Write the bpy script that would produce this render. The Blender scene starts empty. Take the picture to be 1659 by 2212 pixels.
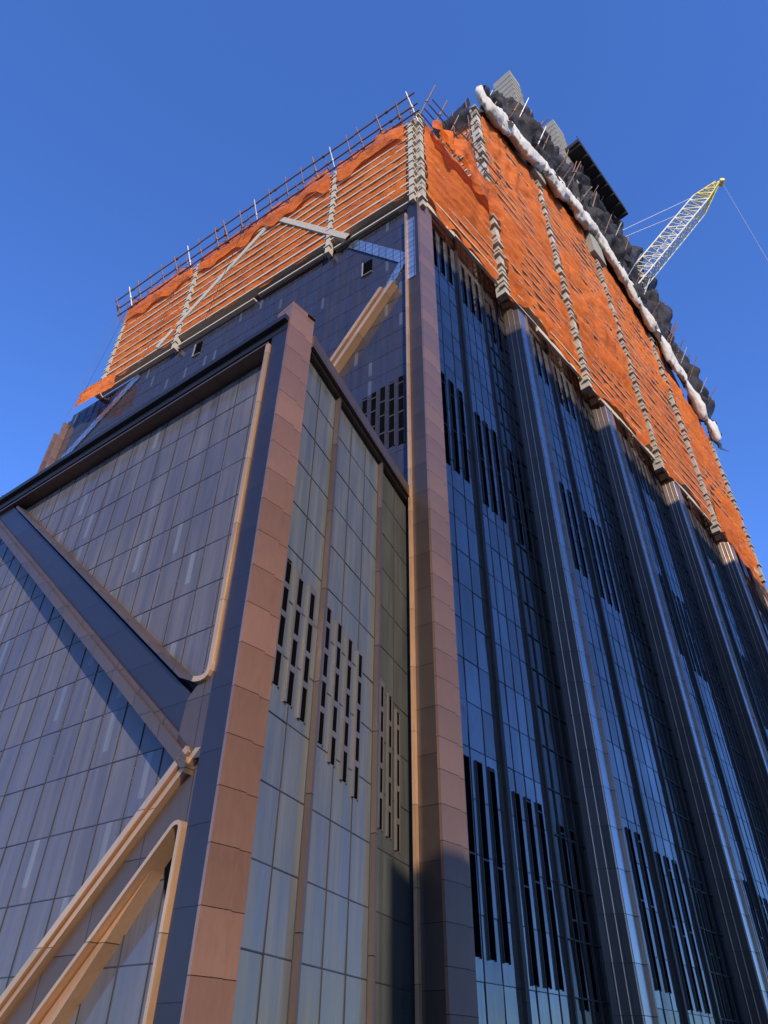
import bpy, math, random, bmesh
from mathutils import Vector, noise, Matrix
random.seed(7)
sc=bpy.context.scene
COL=sc.collection
R=math.radians

# ---------------------------------------------------------------- geometry helpers
class Pl:
    """vertical plane: u along azimuth, z up, w = metres inward (away from street)"""
    def __init__(s,o,az,side):
        a=R(az); s.o=o; s.az=az
        s.d=(math.sin(a),math.cos(a))
        b=a+side*math.pi/2
        s.n=(math.sin(b),math.cos(b))
    def __call__(s,u,z,w=0.0):
        return (s.o[0]+s.d[0]*u+s.n[0]*w, s.o[1]+s.d[1]*u+s.n[1]*w, z)
    def sub(s,u0,w0,u1,w1,side):
        a=s(u0,0,w0); b=s(u1,0,w1)
        az=math.degrees(math.atan2(b[0]-a[0],b[1]-a[1]))
        p=Pl((a[0],a[1]),az,side); p.L=math.hypot(b[0]-a[0],b[1]-a[1]); return p

class MB:
    def __init__(s): s.v=[];s.f=[];s.uv=[];s.r=[];s.m=[]
    def face(s,pts,uvs,r=None,m=0):
        i=len(s.v); s.v+=list(pts); s.f.append(tuple(range(i,i+len(pts)))); s.uv.append(uvs)
        s.r.append(random.random() if r is None else r); s.m.append(m)
    def prism(s,P,poly,w0,w1,m=0,r=None):
        if r is None: r=random.random()
        n=len(poly)
        s.face([P(u,z,w0) for u,z in poly],[(u,z) for u,z in poly],r,m)
        s.face([P(u,z,w1) for u,z in reversed(poly)],[(u,z) for u,z in reversed(poly)],r,m)
        for i in range(n):
            a=poly[i]; b=poly[(i+1)%n]
            vert=abs(b[1]-a[1])>abs(b[0]-a[0])
            if vert: uv=[(w0,a[1]),(w0,b[1]),(w1,b[1]),(w1,a[1])]
            else: uv=[(a[0],w0),(b[0],w0),(b[0],w1),(a[0],w1)]
            s.face([P(*a,w0),P(*b,w0),P(*b,w1),P(*a,w1)],uv,r,m)
    def box(s,P,u0,u1,z0,z1,w0,w1,m=0,r=None):
        s.prism(P,[(u0,z0),(u1,z0),(u1,z1),(u0,z1)],w0,w1,m,r)
    def ribbon(s,P,path,wd,w0,w1,m=0):
        L=[];Rr=[]
        n=len(path)
        for i in range(n):
            a=Vector(path[max(i-1,0)]); b=Vector(path[i]); c=Vector(path[min(i+1,n-1)])
            d1=(b-a).normalized() if i>0 else (c-b).normalized()
            d2=(c-b).normalized() if i<n-1 else d1
            t=(d1+d2).normalized(); nn=Vector((-t.y,t.x)); k=wd/2/max(.4,nn.dot(Vector((-d1.y,d1.x))))
            L.append(b+nn*k); Rr.append(b-nn*k)
        r=random.random()
        for i in range(n-1):
            q=[tuple(L[i]),tuple(L[i+1]),tuple(Rr[i+1]),tuple(Rr[i])]
            s.face([P(u,z,w0) for u,z in q],q,r,m)
            s.face([P(*q[0],w0),P(*q[1],w0),P(*q[1],w1),P(*q[0],w1)],[(q[0][0],q[0][1]),(q[1][0],q[1][1]),(q[1][0],q[1][1]),(q[0][0],q[0][1])],r,m)
            s.face([P(*q[3],w0),P(*q[2],w0),P(*q[2],w1),P(*q[3],w1)],[(q[3][0],q[3][1]),(q[2][0],q[2][1]),(q[2][0],q[2][1]),(q[3][0],q[3][1])],r,m)
    def cyl(s,a,b,rad,n=6,m=0,rad2=None):
        a=Vector(a);b=Vector(b);d=(b-a).normalized()
        x=d.cross(Vector((0.3,0.2,1))).normalized(); y=d.cross(x); r2=rad if rad2 is None else rad2
        ra=[a+(x*math.cos(t)+y*math.sin(t))*rad for t in [2*math.pi*i/n for i in range(n)]]
        rb=[b+(x*math.cos(t)+y*math.sin(t))*r2 for t in [2*math.pi*i/n for i in range(n)]]
        r=random.random(); L=(b-a).length
        for i in range(n):
            j=(i+1)%n
            s.face([ra[i],ra[j],rb[j],rb[i]],[(i/n,0),((i+1)/n,0),((i+1)/n,L),(i/n,L)],r,m)
        s.face(ra[::-1],[(0,0)]*n,r,m); s.face(rb,[(0,0)]*n,r,m)
    def obj(s,name,mats,parent=None,smooth=False,weld=False,**kw):
        me=bpy.data.meshes.new(name)
        me.from_pydata([tuple(v) for v in s.v],[],s.f)
        ul=me.uv_layers.new(name='UVMap'); at=me.attributes.new('rnd','FLOAT','FACE')
        li=0
        for i,uvs in enumerate(s.uv):
            at.data[i].value=s.r[i]
            for q in uvs: ul.data[li].uv=q; li+=1
        if not isinstance(mats,(list,tuple)): mats=[mats]
        for m in mats: me.materials.append(m)
        for p,m in zip(me.polygons,s.m): p.material_index=m; p.use_smooth=smooth
        o=bpy.data.objects.new(name,me); COL.objects.link(o)
        if weld:
            bm=bmesh.new(); bm.from_mesh(me); bmesh.ops.remove_doubles(bm,verts=bm.verts,dist=0.001)
            bm.to_mesh(me); bm.free()
        if parent: o.parent=parent
        for k,v in kw.items(): o[k]=v
        return o

# ---------------------------------------------------------------- materials
def nt(name):
    m=bpy.data.materials.new(name); m.use_nodes=True
    t=m.node_tree; b=t.nodes['Principled BSDF']; return m,t,b
def N(t,ty,**k):
    n=t.nodes.new(ty)
    for a,v in k.items(): setattr(n,a,v)
    return n
def mathn(t,op,a,b=None,c=None):
    n=N(t,'ShaderNodeMath',operation=op)
    for i,x in enumerate((a,b,c)):
        if x is None: continue
        if isinstance(x,(int,float)): n.inputs[i].default_value=x
        else: t.links.new(x,n.inputs[i])
    return n.outputs[0]
def mixc(t,f,a,b,bt='MIX'):
    n=N(t,'ShaderNodeMix',data_type='RGBA',blend_type=bt)
    for i,x in ((0,f),(6,a),(7,b)):
        if isinstance(x,(int,float)): n.inputs[i].default_value=x
        elif isinstance(x,tuple): n.inputs[i].default_value=x+(1,) if len(x)==3 else x
        else: t.links.new(x,n.inputs[i])
    return n.outputs[2]
def noisen(t,scale,detail=4,vec=None,sc3=None,rough=.55):
    n=N(t,'ShaderNodeTexNoise'); n.inputs['Scale'].default_value=scale; n.inputs['Detail'].default_value=detail
    n.inputs['Roughness'].default_value=rough
    if vec is None:
        vec=N(t,'ShaderNodeTexCoord').outputs['Object']
    if sc3:
        mp=N(t,'ShaderNodeMapping'); mp.inputs['Scale'].default_value=sc3; t.links.new(vec,mp.inputs['Vector']); vec=mp.outputs[0]
    t.links.new(vec,n.inputs['Vector']); return n.outputs['Fac']

def cladding(name,c,metal,rough,jz=1.9,ju=None,var=.35,joint=.035,off=0.0):
    m,t,b=nt(name)
    uv=N(t,'ShaderNodeUVMap').outputs[0]; sx=N(t,'ShaderNodeSeparateXYZ'); t.links.new(uv,sx.inputs[0])
    zz=mathn(t,'DIVIDE',mathn(t,'ADD',sx.outputs[1],50+off),jz)
    fz=mathn(t,'FRACT',zz)
    line=mathn(t,'LESS_THAN',fz,joint/jz)
    cell=mathn(t,'FLOOR',zz)
    if ju:
        uu=mathn(t,'DIVIDE',mathn(t,'ADD',sx.outputs[0],50),ju)
        line=mathn(t,'MAXIMUM',line,mathn(t,'LESS_THAN',mathn(t,'FRACT',uu),joint/ju))
        cell=mathn(t,'ADD',cell,mathn(t,'MULTIPLY',mathn(t,'FLOOR',uu),37.3))
    wn=N(t,'ShaderNodeTexWhiteNoise',noise_dimensions='1D'); t.links.new(cell,wn.inputs['W'])
    grain=noisen(t,9,5,sc3=(1,1,.25)); blot=noisen(t,.35,3)
    lo=tuple(x*(1-var) for x in c); hi=tuple(min(1,x*(1+var)) for x in c)
    f=mathn(t,'ADD',mathn(t,'MULTIPLY',wn.outputs[0],.28),mathn(t,'MULTIPLY',mathn(t,'ADD',grain,blot),.4))
    f=mathn(t,'SUBTRACT',f,mathn(t,'MULTIPLY',mathn(t,'SUBTRACT',fz,.5),.2))
    col=mixc(t,f,lo,hi)
    col=mixc(t,line,col,tuple(x*.15 for x in c))
    t.links.new(col,b.inputs['Base Color'])
    b.inputs['Metallic'].default_value=metal
    t.links.new(mathn(t,'ADD',mathn(t,'MULTIPLY',mathn(t,'ADD',grain,wn.outputs[0]),.11),rough-.1),b.inputs['Roughness'])
    bp=N(t,'ShaderNodeBump'); bp.inputs['Strength'].default_value=.16; bp.inputs['Distance'].default_value=.06
    t.links.new(mathn(t,'SUBTRACT',noisen(t,.9,2),line),bp.inputs['Height']); t.links.new(bp.outputs[0],b.inputs['Normal'])
    return m

def glass(name,tint,dust,dustf,rough=.06,refl_strip=0.0,spread=.5):
    """coated glass: mirror-like body with a dust film that catches the sun"""
    m,t,b=nt(name)
    at=N(t,'ShaderNodeAttribute'); at.attribute_name='rnd'; rnd=at.outputs['Fac']
    b.inputs['Metallic'].default_value=.92
    lo=tuple(x*(1-spread*.5) for x in tint); hi=tuple(x*(1+spread*.5) for x in tint)
    col=mixc(t,rnd,lo,hi)
    t.links.new(col,b.inputs['Base Color']); b.inputs['Roughness'].default_value=rough
    bp=N(t,'ShaderNodeBump'); bp.inputs['Strength'].default_value=.07; bp.inputs['Distance'].default_value=.3
    t.links.new(noisen(t,.9,1),bp.inputs['Height']); t.links.new(bp.outputs[0],b.inputs['Normal'])
    d=N(t,'ShaderNodeBsdfDiffuse')
    streak=noisen(t,.8,6,sc3=(3,3,.22),rough=.65); patch=noisen(t,.16,3)
    dc=mixc(t,streak,tuple(x*.5 for x in dust),tuple(x*1.5 for x in dust))
    dc=mixc(t,mathn(t,'MULTIPLY',rnd,.22),dc,tuple(x*.4 for x in dust))
    if refl_strip>0:  # pale strips on random panes: window reflections painted into the film colour
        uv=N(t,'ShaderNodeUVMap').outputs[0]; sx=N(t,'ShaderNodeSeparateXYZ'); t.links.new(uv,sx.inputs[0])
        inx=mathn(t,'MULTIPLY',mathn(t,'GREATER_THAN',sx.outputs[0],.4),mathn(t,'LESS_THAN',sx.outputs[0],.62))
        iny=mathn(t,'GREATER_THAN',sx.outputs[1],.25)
        on=mathn(t,'LESS_THAN',mathn(t,'FRACT',mathn(t,'MULTIPLY',rnd,13.7)),refl_strip)
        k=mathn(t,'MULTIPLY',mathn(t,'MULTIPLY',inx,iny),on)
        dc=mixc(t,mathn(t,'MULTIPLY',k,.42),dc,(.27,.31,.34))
    t.links.new(dc,d.inputs[0])
    mx=N(t,'ShaderNodeMixShader')
    f=mathn(t,'MULTIPLY',mathn(t,'ADD',mathn(t,'MULTIPLY',mathn(t,'ADD',streak,patch),.9),.1),dustf)
    t.links.new(f,mx.inputs[0]); t.links.new(b.outputs[0],mx.inputs[1]); t.links.new(d.outputs[0],mx.inputs[2])
    t.links.new(mx.outputs[0],t.nodes['Material Output'].inputs[0])
    return m

def plain(name,c,metal=0,rough=.7,var=.3,ns=1.5,bump=.0,sc3=None,spec=None):
    m,t,b=nt(name)
    n=noisen(t,ns,5,sc3=sc3)
    at=N(t,'ShaderNodeAttribute'); at.attribute_name='rnd'
    f=mathn(t,'ADD',mathn(t,'MULTIPLY',n,.7),mathn(t,'MULTIPLY',at.outputs['Fac'],.3))
    t.links.new(mixc(t,f,tuple(x*(1-var) for x in c),tuple(min(1,x*(1+var)) for x in c)),b.inputs['Base Color'])
    b.inputs['Metallic'].default_value=metal; b.inputs['Roughness'].default_value=rough
    if spec is not None: b.inputs['Specular IOR Level'].default_value=spec
    if bump:
        bp=N(t,'ShaderNodeBump'); bp.inputs['Strength'].default_value=bump; bp.inputs['Distance'].default_value=.1
        t.links.new(n,bp.inputs['Height']); t.links.new(bp.outputs[0],b.inputs['Normal'])
    return m

def cloth(name,c,trans,var=.3,bscale=1.2,sc3=(1,1,1),bstr=.6,holes=0):
    m,t,b=nt(name)
    n1=noisen(t,bscale,6,sc3=sc3,rough=.62); n2=noisen(t,.25,3)
    f=mathn(t,'MULTIPLY',mathn(t,'ADD',n1,n2),.5)
    f=mathn(t,'MULTIPLY_ADD',f,3.0,-1.0)
    col=mixc(t,f,tuple(x*(1-var) for x in c),tuple(min(1,x*(1+var*.6)) for x in c))
    t.links.new(col,b.inputs['Base Color']); b.inputs['Roughness'].default_value=.75
    bp=N(t,'ShaderNodeBump'); bp.inputs['Strength'].default_value=bstr; bp.inputs['Distance'].default_value=.3
    t.links.new(n1,bp.inputs['Height']); t.links.new(bp.outputs[0],b.inputs['Normal'])
    tr=N(t,'ShaderNodeBsdfTranslucent'); t.links.new(col,tr.inputs[0])
    mx=N(t,'ShaderNodeMixShader'); mx.inputs[0].default_value=trans
    t.links.new(b.outputs[0],mx.inputs[1]); t.links.new(tr.outputs[0],mx.inputs[2])
    out=mx.outputs[0]
    if holes:
        tp=N(t,'ShaderNodeBsdfTransparent'); m2=N(t,'ShaderNodeMixShader')
        t.links.new(mathn(t,'MULTIPLY',mathn(t,'ADD',n2,.5),holes),m2.inputs[0])
        t.links.new(out,m2.inputs[1]); t.links.new(tp.outputs[0],m2.inputs[2]); out=m2.outputs[0]
    t.links.new(out,t.nodes['Material Output'].inputs[0])
    return m

M_copper=cladding('copper_cladding',(.38,.205,.145),.68,.40,1.4,joint=.022,var=.28)
M_copperT=cladding('tower_copper_cladding',(.29,.18,.145),.62,.4,1.4,joint=.028,var=.26)
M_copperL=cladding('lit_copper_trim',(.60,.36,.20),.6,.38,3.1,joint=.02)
M_bronze=cladding('dark_bronze_cladding',(.115,.080,.064),.5,.42,2.1,1.6,joint=.025)
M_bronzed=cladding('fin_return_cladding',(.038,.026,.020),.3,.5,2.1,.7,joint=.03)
M_edge=cladding('bronze_edge_trim',(.30,.20,.15),.7,.35,2.1)
M_bronzer=cladding('recess_cladding',(.06,.045,.04),.5,.42,2.1,joint=.03)
M_bronzem=cladding('bronze_mullion',(.12,.085,.07),.5,.42,3.8)
M_navy=cladding('navy_cladding',(.022,.021,.031),.2,.38,1.9,var=.25,joint=.025)
M_strip=cladding('polished_fin',(.42,.41,.43),.9,.26,2.1,var=.2)
M_pale=cladding('pale_brace_glazing',(.42,.48,.53),.85,.2,.7,.7,var=.35,joint=.06)
M_gPL=glass('podium_glass',(.13,.13,.15),(.145,.138,.152),.64,.1,refl_strip=.13,spread=.45)
M_gPR=glass('podium_return_glass',(.165,.185,.215),(.14,.152,.155),.72,.14,spread=.4)
M_gPRd=glass('podium_return_dark_panel',(.07,.075,.078),(.09,.095,.088),.75,.3)
M_gLP=glass('tower_glass',(.10,.10,.13),(.062,.062,.078),.42,.06,refl_strip=.14)
M_gRP=glass('tower_side_glass',(.33,.325,.345),(.12,.12,.125),.5,.08,spread=.5)
M_gRPd=glass('tower_side_dark_glass',(.095,.092,.092),(.06,.058,.055),.4,.14)
M_mull=plain('mullion_metal',(.055,.048,.047),.4,.45)
M_jamb=plain('louvre_jamb',(.15,.13,.115),.4,.45)
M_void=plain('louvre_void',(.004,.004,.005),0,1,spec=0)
M_blk=plain('black_cap',(.015,.016,.02),.2,.5)
M_steel=plain('primed_steel',(.50,.43,.33),0,.75,.3,2.5,.2)
M_fire=plain('sprayed_fireproofing',(.42,.37,.29),0,.95,.35,4,.5)
M_brown=plain('rusty_pole',(.16,.075,.045),.2,.6,.4,3)
M_galv=plain('galvanised_pole',(.32,.31,.29),.4,.5,.3,3)
M_orange=cloth('orange_netting',(.93,.195,.018),.36,.42,.8,(1,1,2.0),1,holes=.12)
M_orangeB=cloth('orange_bundle_netting',(.92,.19,.018),.2,.42,1.5,(1,1,2.0),1)
M_black=cloth('black_netting',(.024,.020,.021),.15,.7,.8,(1,1,1),.8,holes=.08)
M_tarp=cloth('white_tarpaulin',(.66,.62,.54),.15,.22,.7,(1,1,1),.8)
M_conc=plain('concrete',(.26,.245,.20),0,.9,.25,1.2,.3)
M_core=plain('dark_interior',(.03,.028,.03),0,.9)
M_deck=plain('dark_deck',(.025,.022,.022),.1,.8,.4,1)
M_craneW=plain('crane_white_paint',(.64,.6,.44),.1,.5,.15)
M_craneY=plain('crane_yellow_paint',(.62,.5,.08),.1,.5,.15)

# ---------------------------------------------------------------- planes
C0=(2.41,29.9)
LP=Pl(C0,-56,+1); RP=Pl(C0,43,-1)
F1=(-4.30,19.08); F2=(-3.35,20.10); Q=(1.59,31.02)
PL=Pl(F1,-54,+1)
azPR=math.degrees(math.atan2(Q[0]-F2[0],Q[1]-F2[1])); PR=Pl(F2,azPR,-1)
CF=Pl(F1,43,-1)
G=-1.6

tower=bpy.data.objects.new('skyscraper',None); COL.objects.link(tower)
tower.location=(C0[0],C0[1],G)
bpy.context.view_layer.update()
tower['label']='copper and dark glass skyscraper under construction with netted upper floors'
tower['category']='skyscraper'
def part(mb,name,mats,parent=None,**k):
    o=mb.obj(name,mats,**k)
    p=parent or tower
    o.parent=p; o.matrix_parent_inverse=p.matrix_world.inverted()
    return o

def wall(P,u0,u1,z0,z1,w,du,dz,mat,name='curtain_wall',tilt=.0035,mw=.035,mp=.03,mmat=None):
    """glazed wall, one slightly tilted pane per module plus a grid of mullions"""
    mb=MB(); nu=max(1,round((u1-u0)/du)); du=(u1-u0)/nu
    nz=max(1,round((z1-z0)/dz)); dz=(z1-z0)/nz
    for i in range(nu):
        for j in range(nz):
            a=u0+i*du;b=a+du;c=z0+j*dz;d=c+dz
            tu=random.gauss(0,tilt)*du/2; tz=random.gauss(0,tilt)*dz/2
            mb.face([P(a,c,w-tu-tz),P(b,c,w+tu-tz),P(b,d,w+tu+tz),P(a,d,w-tu+tz)],[(0,0),(1,0),(1,1),(0,1)])
    o=part(mb,name,mat)
    mg=MB()
    for i in range(nu+1):
        a=u0+i*du; mg.box(P,a-mw/2,a+mw/2,z0,z1,w-mp,w+.03)
    for j in range(nz+1):
        c=z0+j*dz; mg.box(P,u0,u1,c-mw/2,c+mw/2,w-mp+.012,w+.028)
    g=mg.obj('mullion_grid',mmat or M_mull); g.parent=o; g.matrix_parent_inverse=o.matrix_world.inverted()
    return o

def louvres(P,cols,w,slot,name='louvre_bank',seg=1.35,gap=.13,jamb=.05,jm=None):
    mb=MB()
    for (u,z0,z1) in cols:
        z=z0
        while z<z1-.3:
            h=seg*random.uniform(.85,1.1); t=min(z+h,z1)
            mb.box(P,u-slot/2,u+slot/2,z,t,w-.035,w+.02,0)
            if t<z1-.1: mb.box(P,u-slot/2,u+slot/2,t,min(t+gap,z1),w-.06,w+.02,1)
            z=t+gap
        mb.box(P,u-slot/2-jamb,u-slot/2,z0-.05,z1+.05,w-.09,w+.02,1)
        mb.box(P,u+slot/2,u+slot/2+jamb*.6,z0-.05,z1+.05,w-.06,w+.02,1)
        mb.box(P,u-slot/2,u+slot/2,z1,z1+.05,w-.06,w+.02,1)
    return part(mb,name,[M_void,jm or M_mull])

# ---------------------------------------------------------------- PODIUM: front face
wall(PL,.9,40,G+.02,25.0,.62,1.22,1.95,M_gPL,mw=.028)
mb=MB()
mb.box(PL,0.0,.88,G,25.9,0,1.2)
part(mb,'side_cladding',M_navy)
f=lambda u:9.8+.853*(u-2.4)
mb=MB(); mb.prism(PL,[(1.9,f(1.9)-1.62),(23,f(23)-1.62),(23,f(23)-.28),(1.9,f(1.9)-.28)],.12,.7)
part(mb,'diagonal_brace_cladding',M_navy)
mb=MB(); mb.prism(PL,[(1.3,f(1.3)-2.3),(23,f(23)-2.3),(23,f(23)-1.85),(1.3,f(1.3)-1.85)],-.1,.72)
mb.prism(PL,[(1.5,f(1.5)-1.85),(23,f(23)-1.85),(23,f(23)-1.62),(1.5,f(1.5)-1.62)],.02,.72)
part(mb,'diagonal_brace_frame',M_bronze)
mb=MB(); mb.ribbon(PL,[(1.02,25.0),(1.02,9.75),(1.04,9.58),(1.1,9.46),(1.2,9.4),(1.36,9.38),(1.52,9.4),(1.7,9.45)],.17,-.1,.7)
part(mb,'window_surround',M_copperL)
mb=MB(); mb.ribbon(PL,[(1.7,9.45),(2.4,9.78),(19.8,24.6)],.14,-.04,.7)
part(mb,'window_surround',M_bronze)
mb=MB(); mb.prism(PL,[(.88,6.95),(1.75,6.95),(2.05,7.25),(1.9,8.9),(1.5,9.3),(1.2,9.5),(.88,9.9)],.02,.7)
part(mb,'brace_node_cladding',M_bronze)
# lower diagonal braces: parallel trims mitred into the corner cladding
mb=MB(); mb.prism(PL,[(1.3,7.15),(1.42,7.34),(10.4,-1.5),(10.12,-1.5)],-.1,.7)
mb.prism(PL,[(.89,7.22),(1.12,7.24),(10.04,-1.5),(9.86,-1.5)],.0,.7)
part(mb,'lower_brace_trim',M_copperL)
mb=MB(); mb.prism(PL,[(.88,7.2),(9.8,-1.55),(8.3,-1.55),(2.1,4.65),(1.5,5.2),(.88,5.2)],.2,.7)
part(mb,'lower_brace_cladding',M_bronze)
mb=MB(); mb.ribbon(PL,[(1.06,G),(1.06,5.1),(1.09,5.2),(1.17,5.25),(1.3,5.24),(1.4,5.18),(8.2,-1.58)],.11,-.1,.7)
part(mb,'lower_window_surround',M_copperL)
mb=MB(); mb.prism(PL,[(2.2,4.25),(8.05,-1.58),(7.15,-1.58)],.16,.7)
part(mb,'lower_brace_flange',M_copperL)
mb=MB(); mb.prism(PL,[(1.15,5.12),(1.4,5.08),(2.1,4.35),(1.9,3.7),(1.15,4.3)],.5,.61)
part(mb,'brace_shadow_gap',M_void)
# podium roof cap, parapet
mb=MB(); mb.box(PL,-.02,40,25.9,26.2,-.25,1.2); mb.box(PL,-.01,40,25.45,25.9,-.02,.9)
part(mb,'roof_cap',M_blk)
mb=MB(); mb.ribbon(PL,[(1.0,25.15),(40,25.15)],.10,-.06,.65)
part(mb,'top_trim',M_bronze)
mb=MB(); mb.box(PL,.88,40,25.2,25.45,.3,.9); part(mb,'top_soffit',M_bronzer)
# copper corner fin
mb=MB(); L=1.397
mb.box(CF,0.004,.92,G,27.3,-.12,.9); mb.box(CF,.98,L,G,27.26,-.02,.9); mb.box(CF,.92,.98,G,27.2,.05,.8)
part(mb,'corner_fin',M_copper)
mb=MB(); mb.box(CF,-.02,1.41,27.3,27.34,-.13,.95); part(mb,'fin_cap',M_bronze)
# ---------------------------------------------------------------- PODIUM: return face
LPR=math.hypot(Q[0]-F2[0],Q[1]-F2[1])
wall(PR,.05,3.05,G+.02,25.3,.3,1.5,2.15,M_gPR,mmat=M_mull)
wall(PR,3.25,7.95,G+.02,25.3,.3,1.55,2.15,M_gPR,mmat=M_mull)
wall(PR,8.15,LPR-.02,G+.02,25.3,.3,1.8,2.15,M_gPRd,mmat=M_mull)
for u in (3.05,7.95):
    mb=MB(); mb.box(PR,u,u+.17,G,25.3,.08,.5); part(mb,'vertical_mullion',M_bronzem)
mb=MB(); mb.box(PR,0,LPR,25.45,26.2,-.12,.8); mb.box(PR,0,LPR,25.3,25.45,.05,.8); part(mb,'parapet',M_bronze)
cols=[(.6,9.7,14.4),(1.5,9.4,14.3),(2.4,9.2,14.2),(3.7,8.9,14.1),(4.65,8.5,13.9),(5.6,8.2,13.7),(6.55,7.9,13.5)]
louvres(PR,cols,.3,.38,jm=M_jamb,gap=.22,jamb=.1,seg=1.0)
louvres(PR,[(8.75,7.4,13.3),(9.6,7.3,13.0),(10.45,7.0,12.6)],.3,.34,jm=M_jamb,gap=.22,jamb=.09,seg=1.0)
def horiz(mb,pts,z0,z1):
    n=len(pts)
    mb.face([(x,y,z1) for x,y in pts],[(x,y) for x,y in pts],.5)
    mb.face([(x,y,z0) for x,y in pts[::-1]],[(x,y) for x,y in pts[::-1]],.5)
    for i in range(n):
        a=pts[i];b=pts[(i+1)%n]
        mb.face([(a[0],a[1],z0),(b[0],b[1],z0),(b[0],b[1],z1),(a[0],a[1],z1)],[(0,z0),(1,z0),(1,z1),(0,z1)],.5)
xy=lambda P,u,w:P(u,0,w)[:2]
mb=MB()
horiz(mb,[xy(PL,.9,.8),xy(PR,1,.9),xy(PR,LPR-.6,.9),xy(LP,2.0,.1),xy(LP,44,.1),xy(PL,40,.8)],G,25.2)
part(mb,'podium_interior',M_core)

# ---------------------------------------------------------------- TOWER left face
ZG=57.5
wall(LP,1.25,45,G+.02,ZG,.35,1.3,1.95,M_gLP,tilt=.003)
mb=MB(); mb.box(LP,0.02,1.0,G,46.8,0.0,.9); part(mb,'recess_cladding',M_bronzer)
mb=MB(); mb.box(LP,0.02,1.0,46.8,ZG+.2,0.01,.9); part(mb,'recess_cladding',M_navy)
mb=MB(); mb.box(LP,.35,1.0,46.6,55.0,-.04,.3); part(mb,'corner_glazing',M_pale)
mb=MB(); mb.box(LP,1.0,1.16,G,ZG-1.5,-.2,.5); part(mb,'edge_trim',M_copperL)
louvres(LP,[(1.9+.72*i,30+random.random()*.6,36.6-.1*i) for i in range(5)],.35,.42)
for (u,z) in ((5.1,52.2),(25.3,55.6),(38.3,49.6)):
    mb=MB(); mb.box(LP,u-.45,u+.45,z-1,z+.9,.30,.36); mb.box(LP,u-.5,u+.5,z-1.05,z-.98,.2,.36,1); mb.box(LP,u+.42,u+.5,z-1,z+.9,.2,.36,1)
    part(mb,'open_window',[M_void,M_galv])
mb=MB(); mb.ribbon(LP,[(17,70.9),(6.9,57.6)],.6,-.4,.2); part(mb,'diagonal_brace',M_fire)
mb=MB(); mb.ribbon(LP,[(6.9,57.4),(1.5,50.3)],1.0,.22,.33); mb.ribbon(LP,[(1.5,50.2),(3.4,46.9)],.8,.23,.33); part(mb,'brace_glazing',M_pale)
mb=MB(); mb.ribbon(LP,[(17,70.9),(31.5,59.4)],.7,-.4,.2); part(mb,'diagonal_brace',M_fire)
mb=MB(); mb.ribbon(LP,[(34.2,57.3),(45,48.9)],1.1,.22,.33); part(mb,'brace_glazing',M_pale)
mb=MB(); mb.ribbon(LP,[(2.3,47.2),(8.6,38.9)],.36,-.3,.34); mb.ribbon(LP,[(3.3,47.2),(9.6,38.9)],.36,-.3,.34); part(mb,'clad_diagonal_brace',M_copperL)
mb=MB(); mb.box(LP,45.1,45.4,G,56,-.25,.6); mb.box(LP,46.3,46.6,G,55,-.25,.6); part(mb,'end_fin',M_copperT)
mb=MB(); mb.box(LP,45.4,46.3,G,54,.3,.6); part(mb,'end_fin_web',M_navy)
mb=MB(); mb.box(RP,0,1.3,G,ZG+.3,-.12,.6); mb.box(RP,1.34,1.8,G,ZG-.1,-.02,.6); part(mb,'corner_fin',M_copperT)

# ---------------------------------------------------------------- TOWER right face: saw-tooth bays
starts=[0,15.0,31.6,48.3,65.0,81.5]
for k in range(5):
    us=starts[k]; ue=starts[k+1]
    if k>0:
        mb=MB(); mb.box(RP,us-.35,us+.65,G,ZG-.1,-.14,.6); part(mb,'fin_face',M_strip)
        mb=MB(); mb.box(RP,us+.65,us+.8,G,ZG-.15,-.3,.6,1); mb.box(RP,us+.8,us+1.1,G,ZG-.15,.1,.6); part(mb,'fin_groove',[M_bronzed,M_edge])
    g0,g1=us+(1.8 if k==0 else 1.1),ue-1.15
    ob=RP.sub(g0,.5,g1,1.15,-1)
    l=ob.L
    m1=l*.33; m2=l*.68
    ZE=ZG+5
    wall(ob,.02,m1,G+.02,ZE,0,1.2,2.3,M_gRP,tilt=.005)
    mb=MB(); mb.box(ob,m1,m1+.3,G,ZE,-.22,.3); part(mb,'vertical_mullion',M_bronzed)
    wall(ob,m1+.3,m2,G+.02,ZE,0,1.1,2.3,M_gRP,tilt=.005)
    mb=MB(); mb.box(ob,m2,m2+.16,G,ZE,-.16,.3); part(mb,'vertical_mullion',M_bronzed)
    wall(ob,m2+.16,l,G+.02,ZE,0.02,1.0,2.3,M_gRPd,tilt=.005,mw=.06,mp=.08)
    for (za,zb) in ((3.8,11.6),(29.8,38.2),(51.5,57)):
        for (i0,i1,dzz) in ((0,4,0),(4,7,-.6),(7,10,-1.2)):
            cs=[]
            for i in range(i0,i1):
                u=.9+i*l/11.2
                if abs(u-m1-.16)<.45 or abs(u-m2-.08)<.3: continue
                cs.append((u,za+dzz,zb+dzz))
            if cs: louvres(ob,cs,0,.5,seg=3.9,gap=.08,jamb=.03)
    dk=RP.sub(ue-1.15,1.18,ue-.36,-.12,-1)
    mb=MB(); mb.box(dk,0,dk.L,G,ZG-.1,0,.4)
    mb.box(dk,0,dk.L*.6,ZG-.1,ZE,0.01,.4)
    for q in (.3,.62): mb.box(dk,dk.L*q,dk.L*q+.05,G,ZG-.1,-.07,.1,1)
    mb.box(dk,dk.L-.08,dk.L-.01,G,ZG-.1,-.04,.1,1); part(mb,'fin_return',[M_bronzed,M_edge])

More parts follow.
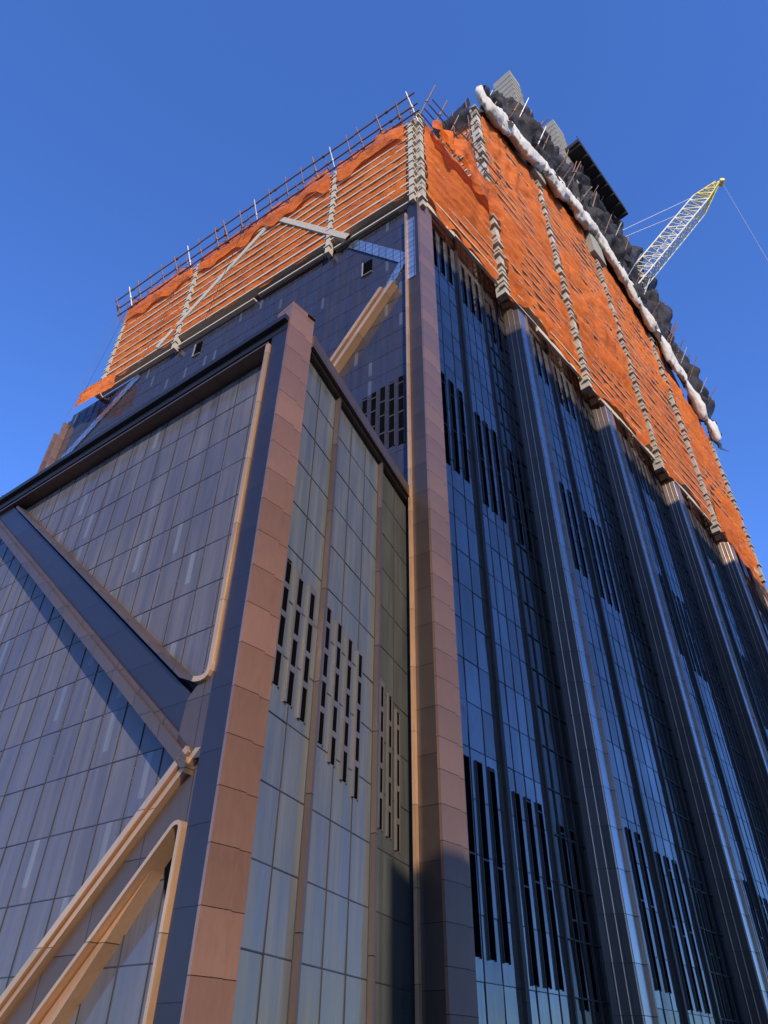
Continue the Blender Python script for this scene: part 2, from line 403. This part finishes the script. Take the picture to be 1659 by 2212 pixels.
mb=MB()
horiz(mb,[xy(LP,1.1,.6),xy(LP,.6,1.0),xy(RP,1.5,.7),xy(RP,4,2.8),xy(RP,80,2.8),xy(RP,80,30),xy(LP,46,30),xy(LP,46,.5)],G,ZG-.4)
part(mb,'tower_interior',M_core)

# ---------------------------------------------------------------- unclad steel storeys
def interp(tab,x):
    if x<=tab[0][0]: return tab[0][1]
    for (a,b),(c,d) in zip(tab,tab[1:]):
        if x<=c: return b+(d-b)*(x-a)/(c-a)
    return tab[-1][1]
TT=[(11.9,97.5),(26.9,103.3),(44,107.5),(54,102),(62,96.5),(70,91),(76,85)]
ztop=lambda u:interp(TT,u)
UL=Pl(xy(RP,11.9,0),-56,+1)
UEND=76
mb=MB()
horiz(mb,[xy(LP,1.5,2.2),xy(RP,2.2,2.2),xy(RP,13,2.2),xy(RP,76,2.2),xy(RP,76,28),xy(LP,38,28),xy(LP,38,2.2)],ZG-.2,72.3)
horiz(mb,[xy(UL,2.2,2.4),xy(RP,14.5,2.4),xy(RP,56,2.4),xy(RP,56,25),xy(UL,26,25)],72.4,97)
horiz(mb,[xy(RP,56.1,2.4),xy(RP,75,2.4),xy(RP,75,25),xy(RP,56.1,25)],72.4,85)
part(mb,'upper_interior',M_core)
z=ZG+.15;i=0
while z<72.4:
    mb=MB()
    if i==0:   # lowest storey: glazing head steps with the panel deliveries
        for (a,b,dz) in ((-.1,8.6,0),(9.8,17.5,.15),(18,28.2,-.1),(29,41,.1)): mb.box(LP,a,b,z+dz,z+dz+.16,-.12,.34)
    else: mb.box(LP,-.1,41-.03*i,z,z+random.uniform(.16,.27),-.27-random.uniform(0,.06),.5)
    part(mb,'edge_beam',M_steel)
    z+=1.42;i+=1
# extra rows of glazing already climbed into the unclad zone
for (a,b,zt) in ((9.9,17.4,ZG+1.1),(2.0,8.6,ZG+.9)):
    wall(LP,a,b,ZG+.02,zt,.1,1.3,1.0,M_gLP)
for u in (0.35,9.2,28.6,40.2):
    mb=MB(); mb.box(LP,u-.22,u+.22,ZG-.3,72.4,-.36,.25)
    zz=ZG+.6
    while zz<72: mb.box(LP,u-.34,u+.34,zz,zz+.16,-.45,-.1); zz+=1.42
    part(mb,'steel_column',M_fire)
z=ZG+.1;i=0
while z<106:
    u0=0 if z<73.5 else 11.9
    while ztop(max(u0,11.9))<z and u0>=11.9 and u0<76: u0+=.5
    u1=UEND
    while ztop(u1)<z and u1>u0: u1-=.5
    if u1-u0>2:
        mb=MB()
        if i==0: 
            a=0
            while a<UEND-2: 
                b=min(a+random.uniform(3,7),UEND); mb.box(RP,a,b,z+random.uniform(-.2,.5),z+.62,-.2,.05); a=b+.1
        else: mb.box(RP,u0,u1,z,z+(.22 if z<61 else .13),-.37,.1)
        part(mb,'edge_beam',M_steel)
    z+=1.75;i+=1
ucol=[.35,11.9,26.9,43.6,60,75.8]
for u in ucol:
    zt=73.2 if u<1 else ztop(u)-.5
    kx=.7 if u<1 else 1
    mb=MB(); mb.box(RP,u-.34*kx,u+.34*kx,ZG-1.2,zt,-.7*kx,.3)
    zz=ZG-.4
    while zz<zt-.3:
        e=random.uniform(-.12,.12)
        mb.box(RP,u-.6*kx+e,u+.48*kx+e,zz,zz+.22,(-.84+e)*kx,-.2)
        if random.random()<.6: mb.box(RP,u-.45*kx,u+.42*kx,zz+.9,zz+1.02,-.78*kx,-.2)
        zz+=1.75
    part(mb,'steel_column',M_fire)
z=73.6
while z<97:
    mb=MB(); mb.box(UL,.1,26,z,z+.3,-.3,.5); part(mb,'edge_beam',M_steel); z+=1.75
mb=MB(); horiz(mb,[xy(LP,-.1,-.1) ,xy(RP,12,-.1),xy(RP,12,8),xy(LP,40,8),xy(LP,40,-.1)],72.45,72.75); part(mb,'roof_slab',M_steel)

# ---------------------------------------------------------------- nets
def net(P,u0,u1,zb,zt,w,amp,mat,name,label,cat,group,du=.4,dz=.3,per=1.75,seed=0,hem=.35,fold=.1,lb=.25):
    mb=MB(); nu=int((u1-u0)/du)
    zr=max(zt(u)-zb(u) for u in (u0,(u0+u1)/2,u1)); nz=max(4,int(zr/dz))
    def pt(i,j):
        u=u0+(u1-u0)*i/nu; b=zb(u)+hem*noise.noise(Vector((u*.45,seed,0)))*2; t=zt(u)+hem*noise.noise(Vector((u*.5,seed+9,3)))
        z=b+(t-b)*j/nz
        loose=max(0,min(1,lb+1.8*noise.noise(Vector((u*.06,z*.06,seed+15)))))
        s=abs(math.sin(math.pi*(z-ZG-.2)/per))**.6*(1-loose)+loose*abs(math.sin(math.pi*(z-ZG-.2)/(per*4)))**.5
        n=noise.noise(Vector((u*.22+seed,z*.3,seed)))+.5*noise.noise(Vector((u*.7+seed,z*.6,2+seed)))
        big=noise.noise(Vector((u*.09,z*.12,seed+5)))
        ww=w-amp*s*(.5+.9*n)*(1+loose)-amp*1.2*max(0,big)
        ph=u*1.3+z*.45+2.2*noise.noise(Vector((u*.12,z*.1,seed+3)))*3
        ww+=fold*(.3+loose)*(abs(math.sin(ph))-.5)+.07*noise.noise(Vector((u*1.9+z*.3,z*.35,seed)))
        return P(u,z,ww)
    g=[[pt(i,j) for j in range(nz+1)] for i in range(nu+1)]
    for i in range(nu):
        for j in range(nz):
            mb.face([g[i][j],g[i+1][j],g[i+1][j+1],g[i][j+1]],[(i,j),(i+1,j),(i+1,j+1),(i,j+1)],.5)
    o=mb.obj(name,mat,smooth=True,weld=True); o['label']=label; o['category']=cat; o['group']=group
    return o
OL='orange debris netting hung over unclad steel floors'
gr='orange safety nets on the unclad floors'
bays=[(0.9,11.1),(12.7,26.1),(27.7,42.8),(44.4,59.2),(60.8,75.1)]
for k,(a,b) in enumerate(bays):
    top=(lambda u:73.3) if k==0 else (lambda u:ztop(u)-.6)
    bot=(lambda u:ZG+.7+1.8*noise.noise(Vector((u*.2,k,1)))) if k<4 else (lambda u:ZG+1-max(0,(u-66))*.9)
    net(RP,a,b,bot,top,-.21,.38 if k==0 else .33,M_orange,'safety_net',OL,'safety net',gr,seed=k*3.1,hem=.8,fold=.24,lb=.4)
net(RP,1.5,12.6,lambda u:70.4-.1*u,lambda u:73.6,-.8,.7,M_orange,'safety_net','slumped orange netting folded over the corner bay edge','safety net',gr,seed=91,hem=1.0,per=5,fold=.5)
for k,(a,b) in enumerate([(.9,8.8),(9.6,28.2),(29.0,40)]):
    net(LP,a,b,lambda u:ZG+1.5,lambda u:72.2,-.11,.2,M_orange,'safety_net',OL,'safety net',gr,seed=20+k,per=1.42,fold=.1,hem=.6)
    net(LP,a,b,lambda u:69.6,lambda u:72.9,-.42,.28,M_orange,'safety_net','orange netting draped over the roof edge beams','safety net',gr,seed=30+k,per=1.42,hem=.9)
net(LP,36.2,42.6,lambda u:55.3+.08*(u-36),lambda u:58.2,-.9,.35,M_orangeB,'safety_net','bunched orange netting over a small corner platform','safety net',gr,seed=44,hem=.2,fold=.35)
net(UL,.6,25,lambda u:73.8,lambda u:95,.0,.25,M_orange,'safety_net',OL,'safety net',gr,seed=50)
TB=[(12,102),(18,112),(24,120),(34,126),(43,130),(52,134),(62,134),(68,128),(74,119),(80,105)]
tb=lambda u:interp(TB,u)
bl=[(12,26),(26,42),(42,58),(58,70),(70,80)]
for k,(a,b) in enumerate(bl):
    net(RP,a,b,lambda u:ztop(u)-1,tb,-.4,1.6,M_black,'debris_net','black debris netting wrapping the topmost floors','debris net','black debris nets at the top',seed=60+k,per=4,hem=1.1,du=.4,dz=.4,fold=.4)
net(LP,2,40,lambda u:72.8,lambda u:74.6,1.2,.4,M_black,'debris_net','black debris netting along the roof edge','debris net','black debris nets at the top',seed=71,per=2,hem=.5)
net(UL,0,7,lambda u:93,lambda u:99.5-.5*u,-.2,.8,M_black,'debris_net','black debris netting wrapping the topmost floors','debris net','black debris nets at the top',seed=73,per=4,hem=.9,fold=.4)
mb=MB()
for k in range(len(TB)-1):
    a,b=TB[k][0],TB[k+1][0]
    mb.prism(RP,[(a,96 if a<50 else 84),(b,96 if b<50 else 84),(b,TB[k+1][1]-3),(a,TB[k][1]-3)],1.7,12)
part(mb,'top_floors',M_core)
for zz in (108,112,116,120,124,128):
    us=[u for u in range(13,80) if tb(u)>zz+1 and ztop(u)<zz]
    if len(us)>3:
        mb=MB(); mb.box(RP,us[0],us[-1],zz,zz+.35,-1.1,1.6); part(mb,'upper_edge_beam',M_brown)

tu=[11.6,19,26.9,35,43.6,52,60,68,76]
for k in range(len(tu)-1):
    a,b=tu[k],tu[k+1]; mb=MB(); nu=44; nv=18; g=[]
    for i in range(nu+1):
        t=i/nu; u=a-.3+(b-a+.6)*t; sag=1.6*math.sin(math.pi*t); zc=ztop(u)+1.0-sag+.5*noise.noise(Vector((u*.35,9,0)))
        r=1.12+.25*math.sin(math.pi*t)+.4*noise.noise(Vector((u*.55,k,0)))+.2*noise.noise(Vector((u*1.9,k,0)))
        if k>=4: r*=.85+.6*noise.noise(Vector((u*.4,k,7)))
        ring=[]
        for j in range(nv):
            th=2*math.pi*j/nv
            rr=r*(1+.32*noise.noise(Vector((u*.4,math.cos(th)*1.6,math.sin(th)*1.6+k)))+.2*noise.noise(Vector((u*1.4,math.cos(th)*4,math.sin(th)*4+k))))
            ring.append(RP(u,zc+1.5*rr*math.sin(th),-1.6+.55*rr*math.cos(th)))
        g.append(ring)
    for i in range(nu):
        for j in range(nv):
            jj=(j+1)%nv
            mb.face([g[i][j],g[i+1][j],g[i+1][jj],g[i][jj]],[(i,j),(i+1,j),(i+1,jj),(i,jj)],.5)
    mb.face(g[0],[(0,0)]*nv,.5); mb.face(g[-1][::-1],[(0,0)]*nv,.5)
    o=mb.obj('tarpaulin',M_tarp,smooth=True,weld=True)
    o['label']='bunched white tarpaulin rolled along the top of orange netting'; o['category']='tarpaulin'; o['group']='white tarpaulin rolls along the netting'

for (u,z,wd) in ((26.6,135.5,3.0),(43.6,146,3.8)):
    mb=MB(); mb.box(RP,u-wd/2,u+wd/2,100,z,-1.2,2.2,0); 
    for q in range(int((z-108)/1.8)): mb.box(RP,u-wd/2-.06,u+wd/2+.06,108+q*1.8,108.12+q*1.8,-1.27,2.2,0)
    part(mb,'concrete_column',M_conc)
mb=MB(); mb.box(RP,43,62,134.6,135.6,-4.0,-.5)
for i in range(8): mb.box(RP,43.5+i*2.5,43.8+i*2.5,134.1,134.6,-3.9,-.3)
for i in range(8): mb.cyl(RP(43.5+i*2.6,135.6,-3.9),RP(43.5+i*2.6,136.8,-3.9),.06)
mb.cyl(RP(43,136.7,-3.9),RP(62,136.7,-3.9),.05)
mb.box(RP,46,60,118,134.6,.2,3)
part(mb,'work_platform',M_deck)

# ---------------------------------------------------------------- poles
def pole(a,b,r,mat,label,group):
    mb=MB(); mb.cyl(a,b,r,6)
    d=(Vector(b)-Vector(a)).normalized()
    c=Vector(a)+(Vector(b)-Vector(a))*random.uniform(.4,.65)
    mb.cyl(c-d*.12,c+d*.12,r*1.9,6)
    o=mb.obj('scaffold_pole',mat); o['label']=label; o['category']='scaffold pole'; o['group']=group
gp='outrigger poles of the netting'
i=0;u=-.5
while u<41.5:
    pole(LP(u,71.2,-.2),LP(u+random.uniform(-.35,.35),74.3+random.uniform(-.3,.5),-1.9),random.choice((.06,.085)),M_brown if i%5 else M_galv,'short scaffold pole cantilevered from roof edge',gp)
    if random.random()<.4: pole(LP(u+.3,71.0,-.3),LP(u+random.uniform(-1.2,1.6),73.6,-1.3),.05,M_brown,'thin raking scaffold pole at roof edge',gp)
    u+=random.uniform(1.3,2.4);i+=1
for (z,w) in ((74.0,-1.6),(73.0,-1.05),(72.0,-.75)):
    for k in range(6):
        a=-1+k*7.1; pole(LP(a,z+random.uniform(-.14,.14),w),LP(min(a+7.4,41.8),z+random.uniform(-.14,.14),w),.08,M_brown,'rusty rail pole running along the roof edge',gp)
u=13.5
while u<79:
    lift=random.uniform(0,1.5) if u<20 else random.uniform(2,8)
    z=ztop(u)+lift
    up=2.2 if u<20 else 4.6+random.uniform(-1.5,2)
    pole(RP(u,z,-.8),RP(u+random.uniform(-.3,1.2),z+up,(-2.6 if u<20 else -4.0)+random.uniform(-.6,.6)),random.choice((.08,.11)),random.choice((M_galv,M_brown,M_brown)),'scaffold pole sticking out past black netting',gp)
    u+=random.uniform(1.5,3.0)
u=21
while u<79:
    z=tb(u)-random.uniform(2,5)
    pole(RP(u,z,0),RP(u+random.uniform(-.5,.8),z+3.0+random.uniform(0,2.5),-2.2),.09,M_brown,'scaffold pole sticking up above black netting',gp)
    u+=random.uniform(2.2,4.5)
for i in range(7):
    u=.2+i*1.9; pole(RP(u,73,-.3),RP(u+.3,77.5,-2.4),.07,M_brown,'rusty scaffold pole over the corner bay',gp)
for i in range(4):
    pole(RP(.2,73.6+i*.2,-.6-i*.5),RP(12,74.6+i*.5,-.6-i*.5),.06,M_brown,'rusty rail pole over the corner bay',gp)
for i in range(9):
    s=.4+i*2.0; pole(UL(s,74,-.8),UL(s,97+random.random()*2,-.8),.08,M_brown,'upright rusty scaffold pole on side of upper floors',gp)
for i in range(5):
    pole(UL(-.5,77+i*4.6,-.85),UL(18,77+i*4.6,-.85),.07,M_brown,'rusty rail pole on side of upper floors',gp)
for (a,b) in ((LP(40,72,-.8),LP(41.5,57,-1.2)),(LP(30,71.5,-.9),LP(33,58,-.6)),(LP(20,72,-1.5),LP(24.5,57,-.5)),(LP(41.5,72,-1),LP(44,56,-.8))):
    mb=MB(); mb.cyl(a,b,.025,5); o=mb.obj('hoist_rope',M_blk); o['label']='thin dark rope hanging down from the roof edge'; o['category']='rope'; o['group']='ropes hanging from the roof edge'

# ---------------------------------------------------------------- crane
A=Vector((42.1,76.9,111.2)); B=Vector((69.3,73.1,148.7))
cr=bpy.data.objects.new('tower_crane',None); COL.objects.link(cr); cr.location=A; bpy.context.view_layer.update()
cr['label']='white luffing crane with yellow lattice tip rising behind the roof'; cr['category']='crane'
def cpart(mb,name,mat):
    o=mb.obj(name,mat); o.parent=cr; o.matrix_parent_inverse=cr.matrix_world.inverted(); return o
d=(B-A).normalized(); x=d.cross(Vector((0,0,1))).normalized(); y=d.cross(x)
Lb=(B-A).length
def corner(t,a,b):
    h=1.7
    if t>.8: h*=1-.75*(t-.8)/.2
    return A+d*(Lb*t)+x*a*h+y*b*h*.9
for (t0,t1,mat) in ((0,.8,M_craneW),(.8,1,M_craneY)):
    mb=MB(); ks=[t0+(t1-t0)*i/ (20 if t0==0 else 6) for i in range((20 if t0==0 else 6)+1)]
    sg=[(-1,-1),(1,-1),(1,1),(-1,1)]
    for q,(t,tn) in enumerate(zip(ks,ks[1:])):
        for i in range(4):
            a=sg[i]; b=sg[(i+1)%4]
            mb.cyl(corner(t,*a),corner(tn,*a),.14,6)
            mb.cyl(corner(t,*a),corner(t,*b),.07,5)
            if q%2: mb.cyl(corner(t,*a),corner(tn,*b),.08,5)
            else: mb.cyl(corner(t,*b),corner(tn,*a),.08,5)
    cpart(mb,'boom' if t0==0 else 'boom_tip',mat)
mb=MB(); 
for s in (-1,1): mb.cyl(B+x*.4*s,B+x*.4*s+Vector((1.2,0,.6)),.12); 
mb.cyl(B+Vector((1.2,0,.6))-x*.7,B+Vector((1.2,0,.6))+x*.7,.5,10); cpart(mb,'sheave',M_craneY)
AP=A-d*2+Vector((-9,0,14))
mb=MB(); mb.cyl(A+Vector((0,0,-14)),A+Vector((0,0,-1)),1.2,8); cpart(mb,'mast',M_craneW)
mb=MB()
for s in (-1,1): mb.cyl(A+x*s,AP+x*s*.4,.15); mb.cyl(A+Vector((-9,0,0))+x*s,AP+x*s*.4,.15)
cpart(mb,'gantry',M_craneW)
mb=MB()
for s in (-1,1): mb.cyl(AP+x*.4*s,corner(.8,s*.8,-1),.045,5)
mb.cyl(B+Vector((1.3,0,.2)),B+Vector((1.3,0,-118)),.035,5)
cpart(mb,'cable',M_galv)

# ---------------------------------------------------------------- neighbour (casts the tall shadow)
SUNAZ=165; EL=24
sv=(math.sin(R(SUNAZ)),math.cos(R(SUNAZ)))
def K(P,dist): return (P[0]+sv[0]*dist,P[1]+sv[1]*dist)
e1=RP(2.05,0,0); K1=K(e1,60); NB=Pl(K1,43,+1)
H1=54.5+60*math.tan(R(EL))
nb=MB(); nb.box(NB,0,110,G,H1,0,40)
e2=PR(9.4,0,0); K2=K(e2,60)
H2=6.8+60*math.tan(R(EL))
off=(K2[0]-K1[0])*NB.d[0]+(K2[1]-K1[1])*NB.d[1]; ow=(K2[0]-K1[0])*NB.n[0]+(K2[1]-K1[1])*NB.n[1]
nbo=bpy.data.objects.new('office_block',None); COL.objects.link(nbo); nbo.location=(K1[0],K1[1],G); bpy.context.view_layer.update()
nbo['label']='tall stone office block across the street with a lower wing'; nbo['category']='building'
def npart(mb,name,mat):
    o=mb.obj(name,mat); o.parent=nbo; o.matrix_parent_inverse=nbo.matrix_world.inverted()
M_stone=plain('pale_stone',(.32,.29,.25),0,.85,.2)
M_win=plain('neighbour_window',(.03,.04,.06),.3,.1)
npart(nb,'wall',M_stone)
nb=MB(); nb.box(NB,off,-.01,G,H2,ow,ow+20); npart(nb,'lower_wing',M_stone)
nb=MB()
for i in range(27):
    for j in range(22): nb.box(NB,1.5+i*4,3.9+i*4,3+j*3.5,5.2+j*3.5,-.05,.2)
npart(nb,'window',M_win)

# ---------------------------------------------------------------- ground
def sheet(name,x0,x1,y0,y1,z,mat):
    mb=MB(); mb.face([(x0,y0,z),(x1,y0,z),(x1,y1,z),(x0,y1,z)],[(x0,y0),(x1,y0),(x1,y1),(x0,y1)],.5)
    o=mb.obj(name,mat); o['kind']='structure'
M_gnd=plain('ground_concrete',(.16,.155,.15),0,.9,.2,.3); M_asph=plain('asphalt',(.05,.05,.052),0,.9,.3,2,.2)
sheet('ground',-3000,3000,-3000,3000,G-.15,M_gnd)
sheet('road',-200,200,-14,4,G-.14,M_asph)
mb=MB(); mb.box(Pl((-200,4.0),90,-1),0,400,G-.15,G,0,12); o=mb.obj('pavement',M_gnd); o['kind']='structure'

# ---------------------------------------------------------------- light
w=bpy.data.worlds.new('World'); sc.world=w; w.use_nodes=True
t=w.node_tree; bg=t.nodes['Background']
sky=t.nodes.new('ShaderNodeTexSky'); sky.sky_type='NISHITA'; sky.sun_disc=False
sky.sun_elevation=R(EL); sky.sun_rotation=R(SUNAZ); sky.air_density=1.0; sky.dust_density=.3; sky.ozone_density=2.0
mt=t.nodes.new('ShaderNodeMix'); mt.data_type='RGBA'; mt.blend_type='MULTIPLY'; mt.inputs[0].default_value=1; mt.inputs[7].default_value=(.95,1.5,2.7,1)
t.links.new(sky.outputs[0],mt.inputs[6]); t.links.new(mt.outputs[2],bg.inputs[0]); bg.inputs[1].default_value=.122
sd=bpy.data.lights.new('sun','SUN'); sd.energy=5.0; sd.angle=R(.5); sd.color=(1,.83,.62)
so=bpy.data.objects.new('sun',sd); COL.objects.link(so)
v=Vector((math.sin(R(SUNAZ))*math.cos(R(EL)),math.cos(R(SUNAZ))*math.cos(R(EL)),math.sin(R(EL))))
so.rotation_euler=v.to_track_quat('Z','Y').to_euler()
# ---------------------------------------------------------------- camera
cd=bpy.data.cameras.new('camera'); cam=bpy.data.objects.new('camera',cd); COL.objects.link(cam)
cd.sensor_fit='HORIZONTAL'; cd.sensor_width=36; cd.lens=1534/1659*36; cd.clip_end=10000; cd.clip_start=.1
cam.matrix_world=Matrix.Rotation(R(90+38.7),4,'X')@Matrix.Rotation(.0141,4,'Z')
sc.camera=cam
sc.view_settings.view_transform='Standard'; sc.view_settings.look='None'; sc.view_settings.exposure=0
